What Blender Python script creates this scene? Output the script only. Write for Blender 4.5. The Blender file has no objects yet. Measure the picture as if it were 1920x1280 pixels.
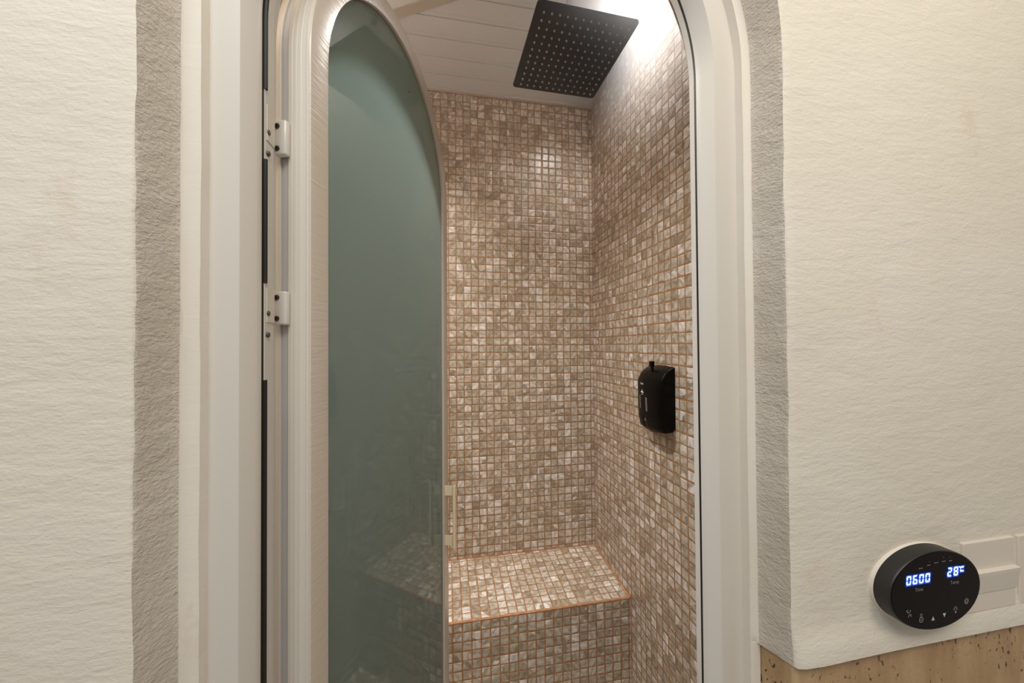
import bpy, math, random
from mathutils import Vector, Matrix, Euler

random.seed(7)
scene = bpy.context.scene
COL = scene.collection
PI = math.pi

# ------------------------------------------------------------------ camera
CZ = 1.31                       # eye height above the shower floor; builders use heights relative to it
CX, CY = -0.662, -1.531
F, YAW, PIT, ROL = 661.7, 0.1819, 0.0128, 0.0067
cam_d = bpy.data.cameras.new('camera')
cam_d.sensor_width = 36.0
cam_d.lens = 36.0 * F / 1920.0
cam_d.clip_start = 0.01
cam = bpy.data.objects.new('camera', cam_d)
COL.objects.link(cam)
fw = Vector((math.sin(YAW) * math.cos(PIT), math.cos(YAW) * math.cos(PIT), math.sin(PIT)))
rt = Vector((math.cos(YAW), -math.sin(YAW), 0))
up = rt.cross(fw)
# roll
r2 = rt * math.cos(ROL) - up * math.sin(ROL)
u2 = rt * math.sin(ROL) + up * math.cos(ROL)
M = Matrix((r2, u2, -fw)).transposed().to_4x4()
M.translation = Vector((CX, CY, CZ))
cam.matrix_world = M
scene.camera = cam

# ------------------------------------------------------------------ world, lights, exposure
world = bpy.data.worlds.new('world')
scene.world = world
world.use_nodes = True
world.node_tree.nodes['Background'].inputs[0].default_value = (1.0, 0.93, 0.84, 1)
world.node_tree.nodes['Background'].inputs[1].default_value = 0.30
vs = scene.view_settings
vs.view_transform = 'Standard'
vs.look = 'None'
vs.exposure = 0.0
vs.gamma = 1.0
vs.use_curve_mapping = False
scene.cycles.use_denoising = True
scene.cycles.max_bounces = 10
scene.cycles.sample_clamp_indirect = 4.0

def area(name, loc, target, size, power, color, shape='SQUARE', spread=PI):
    d = bpy.data.lights.new(name, 'AREA')
    d.shape = shape
    d.size = size
    d.energy = power
    d.color = color
    d.spread = spread
    o = bpy.data.objects.new(name, d)
    COL.objects.link(o)
    o.location = (loc[0], loc[1], loc[2] + CZ)
    dirv = Vector(target) - Vector(loc)
    o.rotation_euler = dirv.to_track_quat('-Z', 'Y').to_euler()
    return o

# bathroom ceiling lights in front of the shower door, above and behind the camera
area('bathroom_light', (-1.08, -1.98, 1.16), (-1.0, -1.1, 0.1), 0.6, 11.0, (0.89, 0.945, 1.0))
area('bathroom_light', (-0.28, -2.02, 1.16), (-0.2, -1.1, 0.1), 0.6, 11.0, (1.0, 0.91, 0.75))
# recessed downlight in the shower ceiling
LX, LY = -0.075, -0.545
LZ = 1.10 - 0.13 * LY
area('shower_downlight', (LX, LY, LZ - 0.0135), (LX, LY, 0), 0.07, 4.8, (1.0, 0.94, 0.90), 'DISK', math.radians(134))
# second downlight over the hinge side, unseen, added to light bench and glass
LX2, LY2 = -0.93, -0.66
area('shower_downlight', (LX2, LY2, 1.10 - 0.13 * LY2 - 0.012), (LX2, LY2, 0), 0.07, 15.0, (1.0, 0.955, 0.91), 'DISK', math.radians(112))

# ------------------------------------------------------------------ material helpers
def new_mat(name):
    m = bpy.data.materials.new(name)
    m.use_nodes = True
    nt = m.node_tree
    nt.nodes.clear()
    out = nt.nodes.new('ShaderNodeOutputMaterial')
    b = nt.nodes.new('ShaderNodeBsdfPrincipled')
    nt.links.new(b.outputs[0], out.inputs[0])
    return m, nt, b, out

def simple(name, col, rough=0.5, metal=0.0, spec=0.5, coat=0.0, emit=None, estr=0.0, noise=0.0, nscale=40):
    m, nt, b, out = new_mat(name)
    b.inputs['Base Color'].default_value = (*col, 1)
    b.inputs['Roughness'].default_value = rough
    b.inputs['Metallic'].default_value = metal
    b.inputs['Specular IOR Level'].default_value = spec
    b.inputs['Coat Weight'].default_value = coat
    b.inputs['Coat Roughness'].default_value = 0.08
    if emit:
        b.inputs['Emission Color'].default_value = (*emit, 1)
        b.inputs['Emission Strength'].default_value = estr
    if noise > 0:
        N = NB(nt)
        co = N('ShaderNodeTexCoord').outputs['Object']
        t = N.noise(co, nscale, 4)
        mx = N.mix(t, (*[c * (1 - noise) for c in col], 1), (*[min(1, c * (1 + noise)) for c in col], 1))
        nt.links.new(mx, b.inputs['Base Color'])
    return m

class NB:
    """tiny node builder"""
    def __init__(s, nt): s.nt = nt
    def __call__(s, t, **kw):
        n = s.nt.nodes.new(t)
        for k, v in kw.items(): setattr(n, k, v)
        return n
    def L(s, a, b): s.nt.links.new(a, b)
    def setin(s, sock, v):
        if isinstance(v, bpy.types.NodeSocket): s.L(v, sock)
        else: sock.default_value = v
    def math(s, op, a, b=0.0, c=0.0):
        n = s('ShaderNodeMath', operation=op)
        s.setin(n.inputs[0], a); s.setin(n.inputs[1], b)
        if op in ('MULTIPLY_ADD', 'SMOOTH_MIN'): s.setin(n.inputs[2], c)
        return n.outputs[0]
    def vmath(s, op, a, b=(0, 0, 0), scale=None):
        n = s('ShaderNodeVectorMath', operation=op)
        s.setin(n.inputs[0], a); s.setin(n.inputs[1], b)
        if scale is not None: s.setin(n.inputs['Scale'], scale)
        return n.outputs[0]
    def noise(s, vec, scale, detail=2, rough=0.5, dist=0.0, out='Fac'):
        n = s('ShaderNodeTexNoise')
        s.L(vec, n.inputs['Vector'])
        n.inputs['Scale'].default_value = scale
        n.inputs['Detail'].default_value = detail
        n.inputs['Roughness'].default_value = rough
        n.inputs['Distortion'].default_value = dist
        return n.outputs[out]
    def maprange(s, v, a, b, c=0.0, d=1.0, smooth=True):
        n = s('ShaderNodeMapRange')
        n.interpolation_type = 'SMOOTHSTEP' if smooth else 'LINEAR'
        s.setin(n.inputs['Value'], v)
        n.inputs['From Min'].default_value = a; n.inputs['From Max'].default_value = b
        n.inputs['To Min'].default_value = c; n.inputs['To Max'].default_value = d
        return n.outputs['Result']
    def mix(s, fac, a, b, blend='MIX'):
        n = s('ShaderNodeMix', data_type='RGBA', blend_type=blend)
        s.setin(n.inputs['Factor'], fac)
        s.setin(n.inputs['A'], a); s.setin(n.inputs['B'], b)
        return n.outputs['Result']
    def ramp(s, fac, stops):
        n = s('ShaderNodeValToRGB')
        s.setin(n.inputs[0], fac)
        cr = n.color_ramp
        while len(cr.elements) < len(stops): cr.elements.new(0.5)
        for e, (p, c) in zip(cr.elements, stops):
            e.position = p; e.color = (*c, 1)
        return n.outputs[0]
    def bump(s, h, strength=1.0, dist=0.001, normal=None):
        n = s('ShaderNodeBump')
        n.inputs['Strength'].default_value = strength
        n.inputs['Distance'].default_value = dist
        s.L(h, n.inputs['Height'])
        if normal is not None: s.L(normal, n.inputs['Normal'])
        return n.outputs[0]
    def mapping(s, vec, scale=(1, 1, 1), rot=(0, 0, 0), loc=(0, 0, 0)):
        n = s('ShaderNodeMapping')
        s.L(vec, n.inputs[0])
        n.inputs['Scale'].default_value = scale
        n.inputs['Rotation'].default_value = rot
        n.inputs['Location'].default_value = loc
        return n.outputs[0]

TP = 0.032   # mosaic pitch

def mosaic(name, seed=0.0):
    m, nt, b, out = new_mat(name)
    N = NB(nt)
    uv = N('ShaderNodeUVMap').outputs[0]
    wob = N.vmath('SCALE', N.vmath('SUBTRACT', N.noise(uv, 0.55, 2, out='Color'), (0.5, 0.5, 0.5)), scale=0.07)
    uv2 = N.vmath('ADD', uv, wob)
    cell = N.vmath('FLOOR', uv2)
    fr = N.vmath('FRACTION', uv2)
    cs = N.vmath('ADD', cell, (seed * 17.3 + 0.5, seed * 5.1 + 0.5, 0.5))
    wn = N('ShaderNodeTexWhiteNoise', noise_dimensions='3D'); N.L(cs, wn.inputs['Vector'])
    rc = wn.outputs['Color']; rv = wn.outputs['Value']
    sep = N('ShaderNodeSeparateColor'); N.L(rc, sep.inputs[0])
    fs = N('ShaderNodeSeparateXYZ'); N.L(fr, fs.inputs[0])
    def edge(f, r):
        c = N.math('ADD', f, N.math('MULTIPLY', N.math('SUBTRACT', r, 0.5), 0.055))
        d = N.math('MINIMUM', c, N.math('SUBTRACT', 1.0, c))
        return d
    ex = edge(fs.outputs[0], sep.outputs[0]); ey = edge(fs.outputs[1], sep.outputs[1])
    d = N.math('SMOOTH_MIN', ex, ey, 0.05)
    dn = N.math('ADD', d, N.math('MULTIPLY', N.math('SUBTRACT', N.noise(uv, 7.0, 3), 0.5), 0.035))
    mask = N.maprange(dn, 0.052, 0.082)
    # veins inside every tile
    off = N.vmath('SCALE', rc, scale=60.0)
    rot = N('ShaderNodeVectorRotate', rotation_type='Z_AXIS')
    N.L(uv2, rot.inputs['Vector']); N.L(N.math('MULTIPLY', sep.outputs[2], 6.283), rot.inputs['Angle'])
    vv = N.vmath('ADD', rot.outputs[0], off)
    wave = N('ShaderNodeTexWave', wave_type='BANDS', wave_profile='SIN')
    N.L(vv, wave.inputs['Vector'])
    wave.inputs['Scale'].default_value = 0.42
    wave.inputs['Distortion'].default_value = 7.0
    wave.inputs['Detail'].default_value = 2.5
    wave.inputs['Detail Scale'].default_value = 0.8
    cl = N.noise(vv, 1.0, 3, 0.55, 0.5)
    base = N.ramp(rv, [(0.0, (0.37, 0.315, 0.24)), (0.22, (0.45, 0.395, 0.31)), (0.5, (0.53, 0.475, 0.385)),
                       (0.8, (0.63, 0.575, 0.495)), (0.93, (0.73, 0.695, 0.64)), (1.0, (0.80, 0.77, 0.73))])
    streak = N.maprange(wave.outputs['Fac'], 0.05, 0.75, 0.80, 1.06)
    cloud = N.maprange(cl, 0.25, 0.75, 0.82, 1.14)
    base = N.mix(1.0, base, N.math('MULTIPLY', streak, cloud), 'MULTIPLY')
    white = N.math('MULTIPLY', N.maprange(cl, 0.52, 0.72), N.maprange(sep.outputs[2], 0.45, 0.6))
    base = N.mix(N.math('MULTIPLY', white, 0.55), base, (0.68, 0.63, 0.57, 1))
    # sparse dark knots
    kn = N.maprange(N.noise(vv, 2.3, 2, 0.5), 0.26, 0.34, 1.0, 0.0)
    base = N.mix(N.math('MULTIPLY', kn, 0.45), base, (0.24, 0.18, 0.13, 1))
    gn = N.noise(uv, 1.7, 4, 0.6)
    grout = N.ramp(gn, [(0.30, (0.28, 0.118, 0.030)), (0.52, (0.40, 0.185, 0.058)), (0.72, (0.53, 0.29, 0.13))])
    colr = N.mix(mask, grout, base)
    N.L(colr, b.inputs['Base Color'])
    N.L(N.maprange(mask, 0, 1, 0.62, 0.27), b.inputs['Roughness'])
    pil = N.maprange(dn, 0.055, 0.16)
    h = N.math('ADD', pil, N.math('MULTIPLY', cl, 0.18))
    tilt = N.math('ADD', N.math('MULTIPLY', N.math('SUBTRACT', sep.outputs[0], .5), fs.outputs[0]),
                  N.math('MULTIPLY', N.math('SUBTRACT', sep.outputs[1], .5), fs.outputs[1]))
    h = N.math('ADD', h, N.math('MULTIPLY', tilt, 0.30))
    N.L(N.bump(h, 0.7, 0.0012), b.inputs['Normal'])
    return m

def plaster(name, col, col2, stain=(0.62, 0.42, 0.22), stain_amt=0.5, dirv=0, bstr=1.0, fine=1.0, fs=1.0):
    m, nt, b, out = new_mat(name)
    N = NB(nt)
    co = N('ShaderNodeTexCoord').outputs['Object']
    big = N.noise(co, 3.2, 4, 0.6)
    base = N.mix(N.maprange(big, 0.3, 0.7), (*col, 1), (*col2, 1))
    st = N.noise(N.mapping(co, (1, 1, 0.6)), 9.0, 5, 0.7, 0.4)
    base = N.mix(N.math('MULTIPLY', N.maprange(st, 0.60, 0.76), stain_amt), base, (*stain, 1))
    sp = N.noise(co, 55.0, 3, 0.6)
    base = N.mix(N.math('MULTIPLY', N.maprange(sp, 0.72, 0.80), 0.45), base, (*stain, 1))
    N.L(base, b.inputs['Base Color'])
    b.inputs['Roughness'].default_value = 0.75
    b.inputs['Specular IOR Level'].default_value = 0.25
    rot = (0, 0.22 if dirv == 0 else 0.75, 0)
    m1 = N.mapping(co, (60 * fs, 110 * fs, 190 * fs), rot)
    n1 = N.noise(m1, 1.0, 4, 0.62, 0.35)
    n2 = N.noise(N.mapping(co, (14, 30, 42), rot), 1.0, 4, 0.55, 0.3)
    n3 = N.noise(co, 330.0 * fine, 2, 0.6)
    h = N.math('ADD', N.math('MULTIPLY', n1, 0.55), N.math('MULTIPLY', n2, 1.1))
    h = N.math('ADD', h, N.math('MULTIPLY', n3, 0.22))
    N.L(N.bump(h, 0.8 * bstr, 0.0030), b.inputs['Normal'])
    return m

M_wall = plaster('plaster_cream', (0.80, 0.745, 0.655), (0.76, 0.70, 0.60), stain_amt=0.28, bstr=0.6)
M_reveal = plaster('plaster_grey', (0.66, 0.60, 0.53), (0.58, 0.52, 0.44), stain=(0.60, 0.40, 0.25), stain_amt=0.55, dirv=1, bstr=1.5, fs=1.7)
M_strip = plaster('plaster_smooth', (0.78, 0.735, 0.665), (0.75, 0.69, 0.60), stain_amt=0.35, bstr=0.16)
M_frame = simple('cream_lacquer', (0.68, 0.64, 0.58), 0.42, coat=0.1)
M_leaf = simple('beige_lacquer', (0.64, 0.56, 0.475), 0.27, coat=0.3)
def leaf_ripple():
    nt = M_leaf.node_tree; N = NB(nt); b = [n for n in nt.nodes if n.type == 'BSDF_PRINCIPLED'][0]
    co = N('ShaderNodeTexCoord').outputs['Object']
    n1 = N.noise(N.mapping(co, (20, 20, 190), (0.5, 0.5, 0)), 1.0, 2, 0.5, 0.8)
    N.L(N.bump(n1, 0.6, 0.0007), b.inputs['Normal'])
leaf_ripple()
M_leafedge = simple('cream_edge', (0.68, 0.635, 0.565), 0.35)
M_grey = simple('grey_channel', (0.52, 0.52, 0.53), 0.35)
M_black = simple('black_rubber', (0.012, 0.010, 0.009), 0.55)
M_hinge = simple('white_hinge', (0.72, 0.69, 0.66), 0.22, coat=0.4)
M_wing = simple('cream_wing', (0.68, 0.62, 0.52), 0.4)
M_screw = simple('dark_screw', (0.10, 0.085, 0.075), 0.4, metal=0.7)
M_screwslot = simple('screw_slot', (0.01, 0.01, 0.01), 0.7)
M_handle = simple('ivory_handle', (0.90, 0.76, 0.53), 0.35)
M_ceil = simple('white_board', (0.72, 0.72, 0.725), 0.34)
M_ceilline = simple('board_joint', (0.10, 0.08, 0.07), 0.7)
M_ceiltrim = simple('white_trim', (0.64, 0.60, 0.56), 0.35)
M_batten = simple('cream_batten', (0.50, 0.43, 0.33), 0.45, noise=0.05, nscale=30)
M_panelw = simple('white_panel', (0.80, 0.80, 0.79), 0.35)
M_blackmet = simple('matt_black_steel', (0.016, 0.013, 0.012), 0.42, metal=0.2)
M_nozzle = simple('grey_silicone', (0.42, 0.35, 0.30), 0.5)
M_chrome = simple('chrome', (0.75, 0.72, 0.73), 0.12, metal=1.0)
M_dblack = simple('black_plastic', (0.003, 0.0025, 0.002), 0.28, spec=0.14)
M_dwin = simple('grey_window', (0.16, 0.135, 0.135), 0.25)
M_print = simple('white_print', (0.9, 0.9, 0.92), 0.5)
M_cbody = simple('black_shell', (0.018, 0.017, 0.017), 0.45)
M_cface = simple('black_glass', (0.005, 0.003, 0.002), 0.35, spec=0.08)
M_cprint = simple('grey_print', (0.24, 0.24, 0.25), 0.5)
M_carrow = simple('pale_print', (0.50, 0.54, 0.58), 0.5)
M_ledw = simple('led_segment', (0.02, 0.05, 0.1), 0.5, emit=(0.50, 0.80, 1.0), estr=5.0)
M_ledb = simple('led_halo', (0.0, 0.01, 0.05), 0.5, emit=(0.0, 0.05, 1.0), estr=1.3)  # blue glow around the digits, put in as emissive colour
M_ledr = simple('red_indicator', (0.05, 0.0, 0.0), 0.5, emit=(0.5, 0.02, 0.0), estr=0.10)
M_switch = simple('white_switch', (0.74, 0.67, 0.58), 0.35)
M_lamp = simple('lamp_lens', (1, 1, 1), 0.4, emit=(1.0, 0.95, 0.9), estr=5.0)
M_lampring = simple('lamp_ring', (0.8, 0.8, 0.8), 0.3)
M_back = mosaic('mosaic_back', 1)
M_right = mosaic('mosaic_right', 2)
M_seat = mosaic('mosaic_seat', 3)
M_front = mosaic('mosaic_front', 4)
M_other = mosaic('mosaic_other', 5)

# grout bead
def grout_mat():
    m, nt, b, out = new_mat('orange_grout')
    N = NB(nt)
    co = N('ShaderNodeTexCoord').outputs['Object']
    n = N.noise(co, 60.0, 4, 0.6)
    N.L(N.ramp(n, [(0.3, (0.36, 0.15, 0.05)), (0.6, (0.50, 0.235, 0.095)), (0.8, (0.60, 0.36, 0.20))]), b.inputs['Base Color'])
    b.inputs['Roughness'].default_value = 0.5
    N.L(N.bump(n, 0.5, 0.002), b.inputs['Normal'])
    return m
M_grout = grout_mat()

def travertine():
    m, nt, b, out = new_mat('travertine')
    N = NB(nt)
    co = N('ShaderNodeTexCoord').outputs['Object']
    v = N.noise(N.mapping(co, (26, 26, 5)), 1.0, 5, 0.6, 0.8)
    c = N.ramp(v, [(0.25, (0.36, 0.215, 0.10)), (0.5, (0.47, 0.30, 0.15)), (0.75, (0.57, 0.40, 0.23))])
    f = N.noise(co, 160.0, 4, 0.7)
    c = N.mix(N.maprange(f, 0.50, 0.70, 0, 0.35), c, (0.30, 0.19, 0.09, 1))
    pit = N.noise(N.mapping(co, (190, 190, 95)), 1.0, 2, 0.5, 0.3)
    pm = N.math('MULTIPLY', N.maprange(pit, 0.62, 0.68), N.maprange(N.noise(co, 22.0, 2), 0.42, 0.52))
    c = N.mix(pm, c, (0.10, 0.055, 0.03, 1))
    N.L(c, b.inputs['Base Color'])
    b.inputs['Roughness'].default_value = 0.5
    h = N.math('SUBTRACT', N.math('MULTIPLY', f, 0.15), pm)
    N.L(N.bump(h, 0.8, 0.0015), b.inputs['Normal'])
    return m
M_trav = travertine()

def frosted():
    m, nt, b, out = new_mat('frosted_glass')
    N = NB(nt)
    nt.nodes.remove(b)
    # satin etched back, polished front: diffuse + translucent body under a clear reflective skin
    df = N('ShaderNodeBsdfDiffuse'); df.inputs[0].default_value = (0.10, 0.135, 0.118, 1)
    tr = N('ShaderNodeBsdfTranslucent'); tr.inputs[0].default_value = (0.60, 0.70, 0.675, 1)
    body = N('ShaderNodeMixShader'); body.inputs[0].default_value = 0.80
    N.L(df.outputs[0], body.inputs[1]); N.L(tr.outputs[0], body.inputs[2])
    gl = N('ShaderNodeBsdfGlossy'); gl.inputs['Roughness'].default_value = 0.008
    fr = N('ShaderNodeFresnel'); fr.inputs['IOR'].default_value = 1.5
    mix = N('ShaderNodeMixShader')
    N.L(fr.outputs[0], mix.inputs[0]); N.L(body.outputs[0], mix.inputs[1]); N.L(gl.outputs[0], mix.inputs[2])
    N.L(mix.outputs[0], out.inputs[0])
    return m
M_glass = frosted()

# ------------------------------------------------------------------ mesh helpers
def mesh(name, verts, faces, mat, parent=None, smooth=False, uv=None, kind=None, mats=None, fmat=None):
    """verts in world x, y and height relative to the eye; one mesh object"""
    me = bpy.data.meshes.new(name)
    base = Vector(parent['_o']) if parent is not None else Vector((0, 0, 0))
    if parent is None:
        xs = [v[0] for v in verts]; ys = [v[1] for v in verts]; zs = [v[2] for v in verts]
        base = Vector(((min(xs) + max(xs)) / 2, (min(ys) + max(ys)) / 2, min(zs) + CZ))
    me.from_pydata([(v[0] - base.x, v[1] - base.y, v[2] + CZ - base.z) for v in verts], [], faces)
    for mm in (mats or [mat]): me.materials.append(mm)
    if fmat:
        for p, k in zip(me.polygons, fmat): p.material_index = k
    if uv is not None:
        ul = me.uv_layers.new(name='UVMap')
        for p in me.polygons:
            for li in p.loop_indices:
                ul.data[li].uv = uv(verts[me.loops[li].vertex_index], p.index)
    me.update()
    import bmesh
    bm = bmesh.new(); bm.from_mesh(me)
    if uv is None:
        bmesh.ops.recalc_face_normals(bm, faces=bm.faces)
    bm.to_mesh(me); bm.free()
    if smooth:
        for p in me.polygons: p.use_smooth = True
    o = bpy.data.objects.new(name, me)
    COL.objects.link(o)
    if parent is not None:
        o.parent = parent['_e'] if not isinstance(parent, dict) else parent['_e']
    else:
        o.location = base
    if kind: o['kind'] = kind
    return o

def thing(name, loc, label=None, cat=None, kind=None, group=None):
    e = bpy.data.objects.new(name, None)
    e.empty_display_size = 0.05
    COL.objects.link(e)
    e.location = (loc[0], loc[1], loc[2] + CZ)
    if label: e['label'] = label
    if cat: e['category'] = cat
    if kind: e['kind'] = kind
    if group: e['group'] = group
    return {'_e': e, '_o': (loc[0], loc[1], loc[2] + CZ)}

def sub(o, P):     # treat a part object as parent for sub-parts (shares its thing's origin)
    return {'_e': o, '_o': P['_o']}

def tag(o, label, cat, group=None):
    o['label'] = label; o['category'] = cat
    if group: o['group'] = group
    return o

def autosmooth(o, ang=35):
    me = o.data
    for p in me.polygons: p.use_smooth = True
    import bmesh
    bm = bmesh.new(); bm.from_mesh(me)
    for e in bm.edges:
        if len(e.link_faces) == 2 and e.calc_face_angle(0) > math.radians(ang): e.smooth = False
        else: e.smooth = True
    bm.to_mesh(me); bm.free()
    return o

class MB:
    def __init__(s): s.v = []; s.f = []
    def add(s, vs, fs):
        k = len(s.v); s.v += [tuple(v) for v in vs]; s.f += [tuple(i + k for i in f) for f in fs]
    def box(s, x0, x1, y0, y1, z0, z1, bev=0.0, T=None):
        if bev <= 0:
            vs = [(x, y, z) for x in (x0, x1) for y in (y0, y1) for z in (z0, z1)]
            fs = [(0, 1, 3, 2), (4, 6, 7, 5), (0, 4, 5, 1), (2, 3, 7, 6), (0, 2, 6, 4), (1, 5, 7, 3)]
        else:
            import bmesh
            bm = bmesh.new()
            bmesh.ops.create_cube(bm, size=1)
            for v in bm.verts:
                v.co = Vector(((x0 + x1) / 2 + v.co.x * (x1 - x0), (y0 + y1) / 2 + v.co.y * (y1 - y0), (z0 + z1) / 2 + v.co.z * (z1 - z0)))
            bmesh.ops.bevel(bm, geom=bm.edges[:] + bm.verts[:], offset=bev, segments=3, profile=0.5, affect='EDGES')
            bm.verts.index_update()
            vs = [tuple(v.co) for v in bm.verts]; fs = [tuple(v.index for v in f.verts) for f in bm.faces]
            bm.free()
        if T: vs = [T(v) for v in vs]
        s.add(vs, fs)
    def ring_loft(s, rings, cap0=True, cap1=True):
        n = len(rings[0]); k = len(s.v)
        for r in rings: s.v += [tuple(p) for p in r]
        for i in range(len(rings) - 1):
            for j in range(n):
                a = k + i * n + j; b2 = k + i * n + (j + 1) % n
                s.f.append((a, b2, b2 + n, a + n))
        if cap0: s.f.append(tuple(k + j for j in range(n)))
        if cap1: s.f.append(tuple(k + (len(rings) - 1) * n + j for j in range(n)))
    def cyl(s, p0, p1, r0, r1=None, n=16, caps=True):
        p0 = Vector(p0); p1 = Vector(p1); r1 = r0 if r1 is None else r1
        d = (p1 - p0).normalized(); a = d.orthogonal().normalized(); b = d.cross(a)
        R = lambda p, r: [tuple(p + (a * math.cos(2 * PI * i / n) + b * math.sin(2 * PI * i / n)) * r) for i in range(n)]
        s.ring_loft([R(p0, r0), R(p1, r1)], caps, caps)
    def build(s, name, mat, parent=None, smooth=False, **kw):
        return mesh(name, s.v, s.f, mat, parent, smooth, **kw)

# arched path: list of (cx, z, outward unit (a, z)) samples from lower left over the arch to lower right
def arch_path(zs, zb, dz=0.03, na=64):
    P = []
    n = max(1, int((zs - zb) / dz))
    for i in range(n): P.append((-1.0, 0.0, zb + (zs - zb) * i / n))
    for i in range(na + 1):
        a = PI - PI * i / na
        P.append((math.cos(a), math.sin(a), zs))
    for i in range(1, n + 1): P.append((1.0, 0.0, zs - (zs - zb) * i / n))
    return P

def arch_sweep(prof, cx, zs, zb, T, dz=0.03, na=64, closed=False, jit=None):
    """prof: list of (r, d). T maps (a, d, z) to 3-D."""
    path = arch_path(zs, zb, dz, na)
    vs, fs, fi = [], [], []
    m = len(prof)
    for i, (c, s_, z0) in enumerate(path):
        for j, (r, d) in enumerate(prof):
            rr, dd = r, d
            if jit: rr, dd = jit(i, j, r, d, c, s_, z0)
            vs.append(T(cx + c * rr, dd, z0 + s_ * rr))
    for i in range(len(path) - 1):
        for j in range(m if closed else m - 1):
            a = i * m + j; b = i * m + (j + 1) % m
            fs.append((a, b, b + m, a + m)); fi.append(j)
    if closed:
        fs.append(tuple(range(m))); fi.append(-1)
        k = (len(path) - 1) * m
        fs.append(tuple(range(k, k + m))); fi.append(-1)
    return vs, fs, fi, path

ZF = -1.31     # floor, relative to the eye
CEN = -0.5935  # centre line of the doorway
ZS = 0.357     # spring line of the arch

# ------------------------------------------------------------------ room shell: shower
XL = -1.19     # left wall
YF = CY + 0.445
def ceil_z(y): return 1.10 - 0.13 * y

def wall_quad(name, P, mat, uv, kind='structure'):
    return mesh(name, P, [tuple(range(len(P)))], mat, uv=lambda v, f: uv(v), kind=kind)

# back wall (inner face y = 0)
wall_quad('wall_back', [(XL, 0, ZF), (0, 0, ZF), (0, 0, 1.13), (XL, 0, 1.13)], M_back,
          lambda v: ((v[0] + 0.0141) / TP + 100, (v[2] - 0.1636) / TP + 100))
wall_quad('wall_right', [(0, 0, ZF), (0, YF, ZF), (0, YF, 1.30), (0, 0, 1.14)], M_right,
          lambda v: (100 - (v[1] + 0.0331) / TP, (v[2] - 0.1636) / TP + 100))
wall_quad('wall_left', [(XL, YF, ZF), (XL, 0, ZF), (XL, 0, 1.14), (XL, YF, 1.30)], M_other,
          lambda v: ((v[1]) / TP + 100, (v[2] - 0.1636) / TP + 100))
wall_quad('floor', [(XL, YF, ZF), (0, YF, ZF), (0, 0, ZF), (XL, 0, ZF)], M_other,
          lambda v: ((v[0]) / TP + 100, v[1] / TP + 100))
# inner face of the entrance wall, with the arched hole
v, f, fi, _ = arch_sweep([(0.2700, YF - 0.006), (0.2745, YF), (0.60, YF)], CEN, ZS, ZF, lambda a, d, z: (a, d, z))
mesh('wall_entrance', v, f, M_other, uv=lambda q, i: (q[0] / TP + 100, (q[2] - 0.1636) / TP + 100), kind='structure')

# ceiling: sloped boards, with recessed joints
mb = MB(); fm = []
BP = 0.0745
edges = []
y = 0.0
k = 0
segs = []
while y > YF - 0.01:
    y1 = y - BP
    segs.append((y, y1)); y = y1
V, Fc, Fm = [], [], []
def cv(x, y, dz=0): return (x, y, ceil_z(y) + dz)
for (ya, yb) in segs:
    # order from back to front: joint slot, shallow recessed tongue, board face
    ys = [(ya, 0.004), (ya - 0.0018, 0.004), (ya - 0.0019, 0.0022), (ya - 0.0155, 0.0022), (ya - 0.0185, 0.0), (yb, 0.0)]
    for a in range(len(ys) - 1):
        n0 = len(V)
        V += [cv(XL, ys[a][0], ys[a][1]), cv(0, ys[a][0], ys[a][1]), cv(0, ys[a + 1][0], ys[a + 1][1]), cv(XL, ys[a + 1][0], ys[a + 1][1])]
        Fc.append((n0, n0 + 1, n0 + 2, n0 + 3)); Fm.append(1 if a == 0 else 0)
    n0 = len(V)
    V += [cv(XL, yb, 0.0), cv(0, yb, 0.0), cv(0, yb, 0.004), cv(XL, yb, 0.004)]
    Fc.append((n0, n0 + 1, n0 + 2, n0 + 3)); Fm.append(0)
mesh('ceiling', V, Fc, M_ceil, mats=[M_ceil, M_ceilline], fmat=Fm, uv=lambda q, i: (q[0], q[1]), kind='structure')

# thin edge trims under the ceiling
mb = MB()
mb.box(XL, -0.0001, -0.014, -0.0005, 1.094, 1.1045)
mb.build('trim_2', M_ceiltrim, kind='structure')
V = []
for yy in (-0.014, YF):
    for (xx, dz) in ((-0.0005, -0.006), (-0.014, -0.006), (-0.014, 0.004), (-0.0005, 0.004)):
        V.append((xx, yy, ceil_z(yy) + dz))
mesh('trim_3', V, [(0, 1, 5, 4), (1, 2, 6, 5), (2, 3, 7, 6), (3, 0, 4, 7), (0, 1, 2, 3), (4, 5, 6, 7)], M_ceiltrim, kind='structure')

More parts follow.
